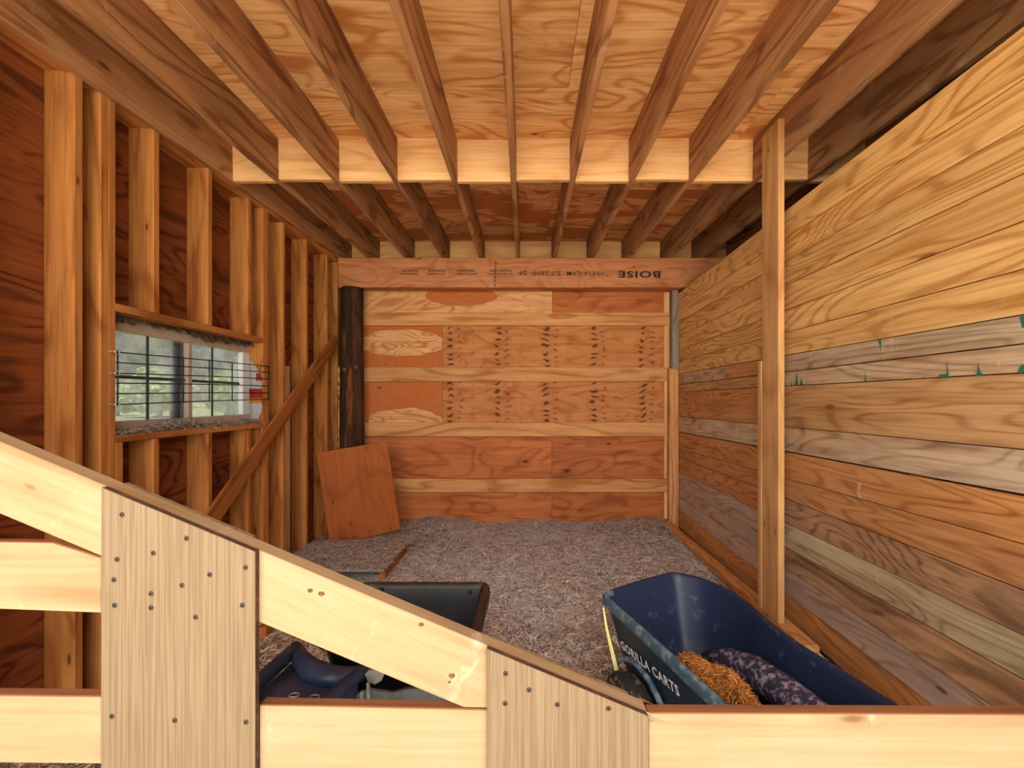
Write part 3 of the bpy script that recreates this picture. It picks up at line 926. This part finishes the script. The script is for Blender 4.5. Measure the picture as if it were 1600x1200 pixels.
# ------------------------------------------------------------------ gate in the foreground
YP, YR = .8515, .866
def G(px, py, y=YR):
    p = P(px, py, y)
    return (p.x, p.z)
gate = empty('stall_gate', (0, .88, .05), 'pale wooden stall gate with a sloping rail and two beige panels', 'gate')
def gpoly(name, pix, y, t, mat, parent, ang=0.0, bevel=.002, topmat=None):
    """polygon given in pixels at depth y; the grain runs at angle ang"""
    pw = [Vector((P(a_, b_, y).x, y, P(a_, b_, y).z)) for a_, b_ in pix]
    xa = Vector((math.cos(ang), 0, math.sin(ang))); ya = Vector((-math.sin(ang), 0, math.cos(ang)))
    o0 = pw[0]
    m = frame_of(o0, xa, ya)          # local z = x cross y -> -y (towards the camera)
    inv = m.inverted()
    pts = [((inv @ p).x, (inv @ p).y) for p in pw]
    ar = sum(pts[i][0] * pts[(i + 1) % len(pts)][1] - pts[(i + 1) % len(pts)][0] * pts[i][1] for i in range(len(pts)))
    if ar < 0: pts = pts[::-1]
    o = prism(name, pts, t, m, mat, parent, bevel)
    if topmat:
        o.data.materials.append(topmat)
        for f in o.data.polygons:
            nw = m.to_3x3() @ f.normal
            if nw.z > .55: f.material_index = 1
    return o
SLP = .4185
ang = -math.atan(SLP)
def ty(px): return 690.5 + SLP * px
VT = 113.5
gpoly('sloping_rail', [(-680, ty(-680)), (1012, ty(1012)), (1010, 1113), (757, 1107.5), (724, 1106), (-680, ty(-680) + VT)], YR, .038, M['gate'], gate, ang, .002, M['gate_top'])
gate_rail = [o for o in gate.children if o.name.startswith('sloping_rail')][0]
M['knot'] = plain('pine_knot', '#5a3c22', .8, noise_amt=.7, noise_col='#8a6844', nscale=120)
for kx, ky, kr in ((484.5, 923, .0052), (502, 928, .0062), (658, 976, .0052), (706, 1056, .0062), (702, 1066, .003)):
    bm = bmesh.new()
    q = P(kx, ky, YR - .0006)
    rk = random.Random(int(kx))
    loft(bm, [[(q.x + f_ * kr * 1.15 * math.cos(t), yy, q.z + f_ * kr * .85 * math.sin(t) * (1 + .1 * math.sin(3 * t))) for t in [k_ * math.pi / 7 for k_ in range(14)]]
              for f_, yy in ((1, q.y + .0008), (.92, q.y), (.4, q.y + .0004))], False, True)
    mesh_obj('knot', bm, M['knot'], gate_rail)
def lowy(px): return ty(px) + VT + 1
gpoly('rail', [(-680, 838), (0, 846), (82, 847.5), ((158), lowy(158)), (158, 958), (0, 952), (-680, 936)], YR, .02, M['gate'], gate, 0, .002, M['gate_top'])
gpoly('rail', [(-680, 1080), (158, 1088), (158, 1194), (-680, 1186)], YR, .024, M['gate'], gate, 0, .002, M['gate_top'])
gpoly('rail', [(405, 1101), (724, 1107.5), (762, 1108.5), (762, 1212), (405, 1207)], YR, .024, M['gate'], gate, 0, .002, M['gate_top'])
gpoly('rail', [(1013, 1114), (2050, 1117), (2050, 1222), (1013, 1219)], YR, .026, M['gate'], gate, 0, .002, M['gate_top'])
gpoly('rail', [(-680, 1480), (2050, 1480), (2050, 1590), (-680, 1590)], YR, .024, M['gate'], gate, 0, .002, M['gate_top'])
def topat(px): return ty(px) + 5
def gpanel(pa, pb, screws, y=YP, t=.0142):
    o = gpoly('panel', [(pa, topat(pa)), (pb, topat(pb)), (pb, 1600), (pa, 1600)], y, t, M['panel'], gate, math.pi / 2, .001)
    o.data.materials.append(M['panel_edge'])
    for f in o.data.polygons:
        nw = WM[o].to_3x3() @ f.normal
        if abs(nw.y) < .4: f.material_index = 1
    for sx_, sy_ in screws:
        bm = bmesh.new()
        q = P(sx_, sy_, y - .0004)
        nn = 12
        def ringv(r, yy): return [(q.x + r * math.cos(2 * math.pi * k / nn), yy, q.z + r * math.sin(2 * math.pi * k / nn)) for k in range(nn)]
        vr = loft(bm, [ringv(.0056, q.y + .0003), ringv(.0046, q.y - .0008), ringv(.0032, q.y - .0008), ringv(.0020, q.y + .0003)], False, True)
        s_ = mesh_obj('screw', bm, [M['screw'], M['screw_hole']], o, None, False)
        for f in s_.data.polygons:
            c = Vector((0, 0, 0))
            rad = max(math.hypot(s_.data.vertices[v].co.x - q.x, s_.data.vertices[v].co.z - q.z) for v in f.vertices)
            if rad < .0034 or rad > .005: f.material_index = 1
    return o
k = .35
s1 = [(x * k, 720 + y * k) for x, y in ((543, 241), (831, 347), (683, 413), (521, 441), (935, 509), (1095, 477), (507, 532), (811, 557), (673, 594), (673, 657), (510, 646), (1081, 646), (872, 699), (498, 1142), (779, 1160), (1097, 1168))]
gpanel(157.5, 398.5, s1)
k = .2125
s2 = [(700 + x * k, 990 + y * k) for x, y in ((424, 296), (596, 416), (420, 516), (804, 524), (1180, 553))]
gpanel(760.5, 1013, s2)
# back gussets
for pa, pb in ((165, 376), (768, 990)):
    q = .9043 / YR
    f_ = lambda px, py: (CX + (px - CX), CY + (py - CY))
    A = P(pa, ty(pa) + 1, YR); B = P(pb, ty(pb) + 1, YR)
    m = frame_of((A.x, .9042, A.z), (1, 0, 0), (0, 0, 1))
    prism('back_panel', [(0, 0), (0, -.9), (B.x - A.x, -.9), (B.x - A.x, B.z - A.z)], .011, m, M['panel'], gate, .001)

# ------------------------------------------------------------------ carts
def wheel(cx, cy, r, wd, axis, parent, name='wheel'):
    ax = Vector((axis[0], axis[1], 0)).normalized(); fw = Vector((-ax.y, ax.x, 0)); up = Vector((0, 0, 1))
    c = Vector((cx, cy, r))
    def ring(rad, off, n=28, amp=0):
        return [c + ax * off + (fw * math.cos(t) + up * math.sin(t)) * (rad + (amp if k % 2 else 0)) for k, t in enumerate([2 * math.pi * k / n for k in range(n)])]
    bm = bmesh.new()
    loft(bm, [ring(r * .55, -wd * .35), ring(r * .8, -wd * .5), ring(r * .94, -wd * .42, amp=-.003), ring(r, -wd * .22, amp=-.006), ring(r, 0, amp=-.001), ring(r, wd * .22, amp=-.006),
              ring(r * .94, wd * .42, amp=-.003), ring(r * .8, wd * .5), ring(r * .55, wd * .35)])
    t = mesh_obj('tyre', bm, M['rubber'], parent, None, True)
    bm = bmesh.new()
    loft(bm, [ring(r * .15, -wd * .4), ring(r * .2, -wd * .2), ring(r * .52, -wd * .15), ring(r * .57, -wd * .36), ring(r * .57, wd * .36), ring(r * .52, wd * .15), ring(r * .2, wd * .2), ring(r * .15, wd * .4)], True, True)
    mesh_obj('wheel_rim', bm, M['steel'], t, None, True)

def resample(pts, n):
    P_ = [Vector(p) for p in pts] + [Vector(pts[0])]
    d = [0]
    for a_, b_ in zip(P_, P_[1:]): d.append(d[-1] + (b_ - a_).length)
    out = []
    for i in range(n):
        t = d[-1] * i / n
        j = max(k_ for k_ in range(len(d)) if d[k_] <= t + 1e-9)
        j = min(j, len(P_) - 2)
        f = (t - d[j]) / (d[j + 1] - d[j])
        out.append(P_[j].lerp(P_[j + 1], f))
    return out

def tub(name, outline, zrim, zbot, cen, sbot, parent, mats_, lip=.04, lipw=.03, left_rim=False, n=96, rimz=None, smooth_it=2, side_mat=None):
    pts = resample(outline, n)
    for _ in range(smooth_it):
        pts = [(pts[i - 1] + pts[i] * 2 + pts[(i + 1) % n]) / 4 for i in range(n)]
    c = Vector(cen)
    def ring(inset, s, z, useh=True):
        out = []
        for i in range(n):
            p = pts[i]
            tdir = (pts[(i + 1) % n] - pts[i - 1]).normalized()
            nrm = Vector((tdir.y, -tdir.x))
            if (p + nrm * .01 - c).length > (p - c).length: nrm = -nrm
            q = c + (p - c) * s + nrm * inset
            zz = z + (rimz(p) if (rimz and useh) else 0)
            out.append((q.x, q.y, zz))
        return out
    def mid(t): return 1 + (sbot - 1) * t
    bm = bmesh.new()
    hz = zrim - zbot
    inner = [ring(lipw, 1, zrim - .004), ring(lipw + .006, 1, zrim - .02)] + \
            [ring(lipw + .006 * (1 - t), mid(t), zrim - .02 - (hz - .025) * t, t < .5) for t in (.15, .3, .45, .6, .75, .9)] + [ring(.03, sbot, zbot + .02, False), ring(.06, sbot, zbot + .008, False)]
    outer = [ring(.0, sbot + .0, zbot, False)] + [ring(lipw * .8 * (1 - t) + 0.0 * t, mid(t), zrim - lip * .6 - (hz - lip * .6) * t, t < .5) for t in (.85, .7, .5, .3, .12)] + \
            [ring(lipw * .75, 1, zrim - lip * .7), ring(0.004, 1, zrim - lip), ring(-.002, 1, zrim - lip * .85), ring(0, 1, zrim - .012), ring(.006, 1, zrim - .002), ring(lipw * .5, 1, zrim)]
    vr = loft(bm, outer + inner, True, True)
    o = mesh_obj(name, bm, mats_, parent, None, True)
    no = len(outer)
    npf = n
    for i, f in enumerate(o.data.polygons):
        b_ = i // npf
        if b_ < 6: f.material_index = 1            # outer side
        elif b_ < no + 1: f.material_index = 2     # rim
        else: f.material_index = 0
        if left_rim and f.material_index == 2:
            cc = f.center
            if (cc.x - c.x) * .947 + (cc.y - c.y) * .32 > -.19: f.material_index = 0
    return o, ring

cart = empty('garden_cart', (.74, 1.55, 0), 'blue-black garden cart with white lettering and a heap of hay inside', 'cart')
outl = [(.345, 1.93), (.55, 2.06), (.775, 2.18), (.90, 2.09), (.965, 1.97), (.992, 1.85), (.99, 1.70), (1.005, 1.55), (1.045, 1.41), (1.10, 1.21), (1.13, 1.10),
        (.95, 1.035), (.645, 1.05), (.60, 1.16), (.53, 1.36), (.455, 1.60), (.36, 1.88)]
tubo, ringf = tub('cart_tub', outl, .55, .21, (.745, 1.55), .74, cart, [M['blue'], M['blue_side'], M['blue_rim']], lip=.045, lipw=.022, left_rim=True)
# wheel-well hump inside
bm = bmesh.new()
hp = [(.80, 1.84, .30), (.85, 1.72, .36), (.885, 1.60, .395), (.915, 1.46, .41), (.95, 1.32, .41), (.985, 1.20, .39)]
tube_bm(bm, hp, [.03, .05, .058, .06, .058, .04], 14)
mesh_obj('wheel_well', bm, M['dusty'], cart, None, True)
uu = Vector((.32, -.947)).normalized(); vv = Vector((uu.y * -1, uu.x))      # vv points to the right
for cx, cy in ((.425, 1.67), (.61, 1.12)):
    wheel(cx, cy, .165, .085, vv, cart)
for cx, cy in ((.965, 1.80), (1.14, 1.24)):
    wheel(cx, cy, .165, .085, vv, cart)
for (a0, b0) in (((.425, 1.67), (.965, 1.80)), ((.61, 1.12), (1.14, 1.24))):
    tube('axle', [(a0[0], a0[1], .165), (b0[0], b0[1], .165)], .011, M['steel'], cart, 8)
tube('frame_bar', [(.60, 1.78, .19), (.80, 1.14, .19)], .014, M['steel'], cart, 8)
tube('frame_bar', [(.82, 1.84, .19), (1.02, 1.18, .19)], .014, M['steel'], cart, 8)
# arch moulding over the front left tyre
bm = bmesh.new()
arc = []
c0 = Vector((.425, 1.67))
for t in [math.radians(a_) for a_ in range(20, 185, 12)]:
    q = c0 + uu * (-math.cos(math.pi - t)) * .205 + vv * .035
    arc.append((q.x, q.y, .165 + math.sin(t) * .20))
tube_bm(bm, arc, .012, 8)
mesh_obj('wheel_arch', bm, M['blue_rim'], cart, None, True)

# the outer left side as a plane: two points high, two points low
def side_pt(u_, z):
    """point of the tub's outer left side at length u_ (0 far, 1 near) and height z"""
    top = Vector((.36, 1.88)).lerp(Vector((.60, 1.16)), u_)
    t = max(0, (.55 - .03 - z) / (.55 - .21 - .03))
    c = Vector((.745, 1.55))
    s_ = 1 + (.74 - 1) * t
    nrm = Vector((.947, .32))
    q = c + (top - c) * s_ + nrm * (.024 * (1 - t))
    return Vector((q.x, q.y, z))
A = side_pt(.1, .46); B = side_pt(.9, .46); D_ = side_pt(.1, .36)
xa = (B - A); ya = (A - D_)
mside = frame_of(A, xa, ya)
nside = Vector(mside.col[2][:3])
if nside.x > 0: nside = -nside
def side_frame(origin_px, dirpx):
    """frame on the side plane where the camera ray of the pixel meets it, x towards the second pixel"""
    def hit(px, py):
        d = P(px, py, 1.0) - Vector((0, 0, EYE))
        o_ = Vector((0, 0, EYE))
        t = (A - o_).dot(nside) / d.dot(nside)
        return o_ + d * t
    h0 = hit(*origin_px); h1 = hit(*dirpx)
    mm = frame_of(h0 + nside * .012, h1 - h0, ya)
    return mm, (h1 - h0).length, h0, h1
mm, ln, h0, h1 = side_frame((975, 1012), (1067, 1088))
text_obj('lettering', 'GORILLA CARTS', ln, .038, mm, M['white_ink'], cart, .024)
# emblem: a crouching figure of three strokes
mm2, ln2, _, _ = side_frame((961.5, 1001), (972, 1010.5))
bm = bmesh.new()
Sx, Sy = ln2, .04
for poly in ([(0, 0), (.22, 0), (.30, .45), (.40, .72), (.28, .95), (.10, .72), (.02, .4)], [(.34, 0), (.52, 0), (.46, .35), (.36, .3)],
             [(.36, .98), (.52, 1.0), (.66, .84), (.74, .55), (1.0, 0), (.74, 0), (.60, .42), (.50, .62), (.44, .80)]):
    bm.faces.new([bm.verts.new((x * Sx, y * Sy, 0)) for x, y in poly])
mesh_obj('emblem', bm, M['white_ink'], cart, mm2)
# yellow strap along the far left edge
bm = bmesh.new()
e0 = P(942.5, 949, 1.86); e1 = P(966, 1059, 1.79)
em = P(948, 983, 1.835)
ring_ = []
for p_, w_ in ((e0, .003), (em, .0055), (e1, .010)):
    ring_.append((p_ + Vector((-w_, -.003, 0)), p_ + Vector((w_, -.004, 0)), p_ + Vector((w_, .004, 0)), p_ + Vector((-w_, .004, 0))))
loft(bm, ring_, True, True)
mesh_obj('strap', bm, M['yellow'], cart)
# handle folded at the near end
tube('pull_handle', [(.80, 1.06, .19), (.83, 1.0, .16), (.87, .96, .2), (.90, .95, .36)], .012, M['steel'], cart, 8)
tube('hand_grip', [(.84, .945, .37), (.96, .955, .37)], .016, M['rubber'], cart, 10)

# hay heap in the cart
bm = bmesh.new()
cen = Vector((.675, 1.425)); aa, bb = .34, .125
ux2 = uu; vx2 = vv
def heap(u_, v_):
    r = u_ * u_ + v_ * v_
    return .235 + .255 * max(0, 1 - r ** 1.3) + .012 * math.sin(u_ * 9 + v_ * 5)
NR, NA = 14, 40
rings = []
vals = []
for i in range(NR + 1):
    rr_ = 1 - i / NR * .97
    ring = []
    for k_ in range(NA):
        t = 2 * math.pi * k_ / NA
        u_, v_ = rr_ * math.cos(t), rr_ * math.sin(t)
        q = cen + ux2 * (u_ * aa) + vx2 * (v_ * bb)
        ring.append((q.x, q.y, heap(u_, v_)))
    rings.append(ring)
loft(bm, rings, True, True)
heap_o = mesh_obj('hay_heap', bm, plain('hay_heap_core', '#7a4a1e', .95, noise_amt=.8, noise_col='#b0763a', nscale=30), None, None, True)
tag(heap_o, 'golden brown heap of hay lying inside the blue-black cart', 'hay', kind='stuff')
rs = np.random.RandomState(31)
n = 9000
r_ = np.sqrt(rs.rand(n)); t_ = rs.rand(n) * 2 * np.pi
r_ = r_ * .95
uu_ = r_ * np.cos(t_); vv_ = r_ * np.sin(t_)
hz = np.array([heap(a_, b_) for a_, b_ in zip(uu_, vv_)])
qx = cen.x + uu.x * uu_ * aa + vv.x * vv_ * bb
qy = cen.y + uu.y * uu_ * aa + vv.y * vv_ * bb
o = strands('hay_strands', np.stack([qx, qy, hz + .004 + rs.rand(n) * .01], 1), .02, .05, .0024, ['#d08f48', '#9c6630', '#e6b067', '#7c4c20', '#c08040'], heap_o, .5, 6)
o['kind'] = 'stuff'

# black tub cart on the left
bt = empty('tub_cart', (-.49, 1.78, 0), 'plain black plastic tub cart half hidden behind the sloping gate rail', 'cart')
x0, x1, y0, y1 = -.815, -.165, 1.56, 2.05
outl2 = [(x0 + .05, y1), (x1 - .04, y1), (x1 - .012, y1 - .012), (x1, y1 - .05), (x1 - .01, y0 + .05), (x1 - .05, y0), (x0 + .05, y0), (x0, y0 + .05), (x0, y1 - .05), (x0 + .012, y1 - .012)]
tub('cart_tub', outl2, .55, .2, (-.49, 1.78), .72, bt, [M['black'], M['black'], M['black_rim']], lip=.05, lipw=.035, smooth_it=1)
for cx, cy in ((-.76, 1.93), (-.22, 1.93), (-.76, 1.70), (-.22, 1.70)):
    wheel(cx, cy, .13, .07, (1, 0), bt)
for cy in (1.93, 1.70):
    tube('axle', [(-.76, cy, .13), (-.22, cy, .13)], .011, M['steel'], bt, 8)
tube('frame_bar', [(-.62, 2.0, .175), (-.62, 1.55, .175)], .02, M['steel'], bt, 8)
tube('frame_bar', [(-.36, 2.0, .175), (-.36, 1.55, .175)], .02, M['steel'], bt, 8)
for px, py in ((596, 921), (735, 925)):
    q = P(px, py, 2.003)
    box('bolt', q.x - .008, q.x + .008, 1.995, 2.008, q.z - .008, q.z + .008, M['wire'], bt, 'x', .002)

# blue moulded tray and the grey metal bracket in front of it
tr_ = empty('plastic_tray', (-.8, 1.45, 0), 'blue moulded plastic tray with thick rounded rims low behind the gate', 'tray')
zt = .50
def T(px, py, z=zt):
    y = (EYE - z) * F / (py - CY)
    return Vector(((px - CX) / F * y, y, z))
lr = [T(300, 1165), T(405, 1066), T(440, 1033), T(464, 1012)]
tube('left_rim', lr, [.026, .026, .026, .024], M['tray'], tr_, 14)
brp = [T(463, 1013), T(470, 1030, .49), T(484, 1046, .485), T(510, 1056, .48), T(540, 1058, .485), T(566, 1052, .49), T(590, 1040, .50)]
tube('back_rim', brp, [.022, .030, .036, .036, .032, .026, .018], M['tray'], tr_, 14)
rrm = [T(598, 1034), T(552, 1060), T(528, 1082), T(470, 1140)]
tube('right_rim', rrm, [.02, .022, .024, .026], M['tray'], tr_, 14)
bm = bmesh.new()
pl_ = [T(300, 1180, .46), T(405, 1082, .46), T(466, 1026, .46), T(500, 1054, .46), T(560, 1062, .46), T(528, 1092, .46), T(460, 1160, .46)]
vs = [bm.verts.new(p) for p in pl_]
f = bm.faces.new(vs)
r = bmesh.ops.extrude_face_region(bm, geom=[f])
for v in r['geom']:
    if isinstance(v, bmesh.types.BMVert): v.co.z -= .445
mesh_obj('tray_body', bm, M['tray_in'], tr_)
for px, py in ((460, 1086), (492, 1089)):
    bm = bmesh.new()
    c = T(px, py, .461)
    tube_bm(bm, [(c.x + .016 * math.cos(t), c.y + .010 * math.sin(t), c.z) for t in [k_ * math.pi / 8 for k_ in range(17)]], .0025, 6, False)
    mesh_obj('moulded_ring', bm, M['zinc'], tr_)
br = empty('metal_bracket', (-.42, 1.36, 0), 'grey metal bracket with a rounded tab between the tray and black tub', 'bracket')
def plate(name, pix, y, t, mat, parent):
    return gpoly(name, pix, y, t, mat, parent, 0, .001)
plate('plate', [(556, 1086), (574, 1078), (596, 1081), (612, 1083), (636, 1077), (668, 1076), (740, 1100), (740, 1180), (556, 1180)], 1.36, .012, M['steel'], br)
plate('rounded_tab', [(570, 1054), (575, 1048), (590, 1047), (600, 1055), (596, 1064), (585, 1070), (574, 1064)], 1.385, .01, M['zinc'], br)
plate('upright', [(562, 1082), (567, 1082), (567, 1110), (562, 1110)], 1.345, .012, M['zinc'], br)
plate('upright', [(572, 1068), (576, 1068), (580, 1110), (574, 1110)], 1.345, .012, M['zinc'], br)
box('bracket_foot', -.54, -.18, 1.33, 1.40, .0, .28, M['steel'], br, 'x', .004)

# ------------------------------------------------------------------ trees outside the window
def tree(x, y, h, r, seed, label, cat='tree', mat='leaf', lo=.12, ls=.13, n=2600):
    rr = random.Random(seed)
    t = empty(cat, (x, y, -.1), label, cat, None)
    tube('trunk', [(x, y, -.1), (x + .1, y, h * .4), (x - .05, y + .1, h * .75)], [.05 * h, .035 * h, .012 * h], M['bark'], t, 10)
    bm = bmesh.new()
    for i in range(n):
        while True:
            p = Vector((rr.uniform(-1, 1), rr.uniform(-1, 1), rr.uniform(-1, 1)))
            if .35 < p.length < 1: break
        p *= 1 + .25 * math.sin(p.x * 5 + seed) * math.cos(p.z * 6)
        c = Vector((x + p.x * r, y + p.y * r, h * (lo + (1 - lo) * (.5 + .46 * p.z))))
        a_ = Vector((rr.uniform(-1, 1), rr.uniform(-1, 1), rr.uniform(-1, 1))).normalized() * ls
        b_ = a_.orthogonal().normalized() * ls * .8
        bm.faces.new([bm.verts.new(c + q) for q in (-a_, b_, a_, -b_)])
    f = mesh_obj('foliage', bm, M[mat], t)
    f['kind'] = 'stuff'

tree(-52, 54, 17, 6, 1, 'tall dark tree at the far end of the lawn, behind the left window pane', ls=.5, mat='leaf_shaded', n=2200)
tree(-42, 67, 20, 6, 2, 'tall dark tree at the far end of the lawn, behind the right window pane', ls=.5, mat='leaf_shaded', n=2200)
tree(-64, 72, 22, 8, 3, 'tallest dark tree, farthest from the window beyond the lawn', ls=.55, mat='leaf_shaded', n=2200)
tree(-31.5, 36, 4.6, 2.2, 4, 'bright leafy bush on the lawn seen in the middle of the left window pane', 'bush', ls=.2, lo=.0, n=1500)
tree(-37.5, 38.5, 3.0, 1.7, 5, 'low bright bush on the lawn at the left of the left window pane', 'bush', ls=.2, lo=.0, n=1200)
tree(-25.0, 35, 4.0, 1.5, 6, 'bright narrow bush on the lawn seen in the right window pane', 'bush', ls=.2, lo=.0, n=1200)
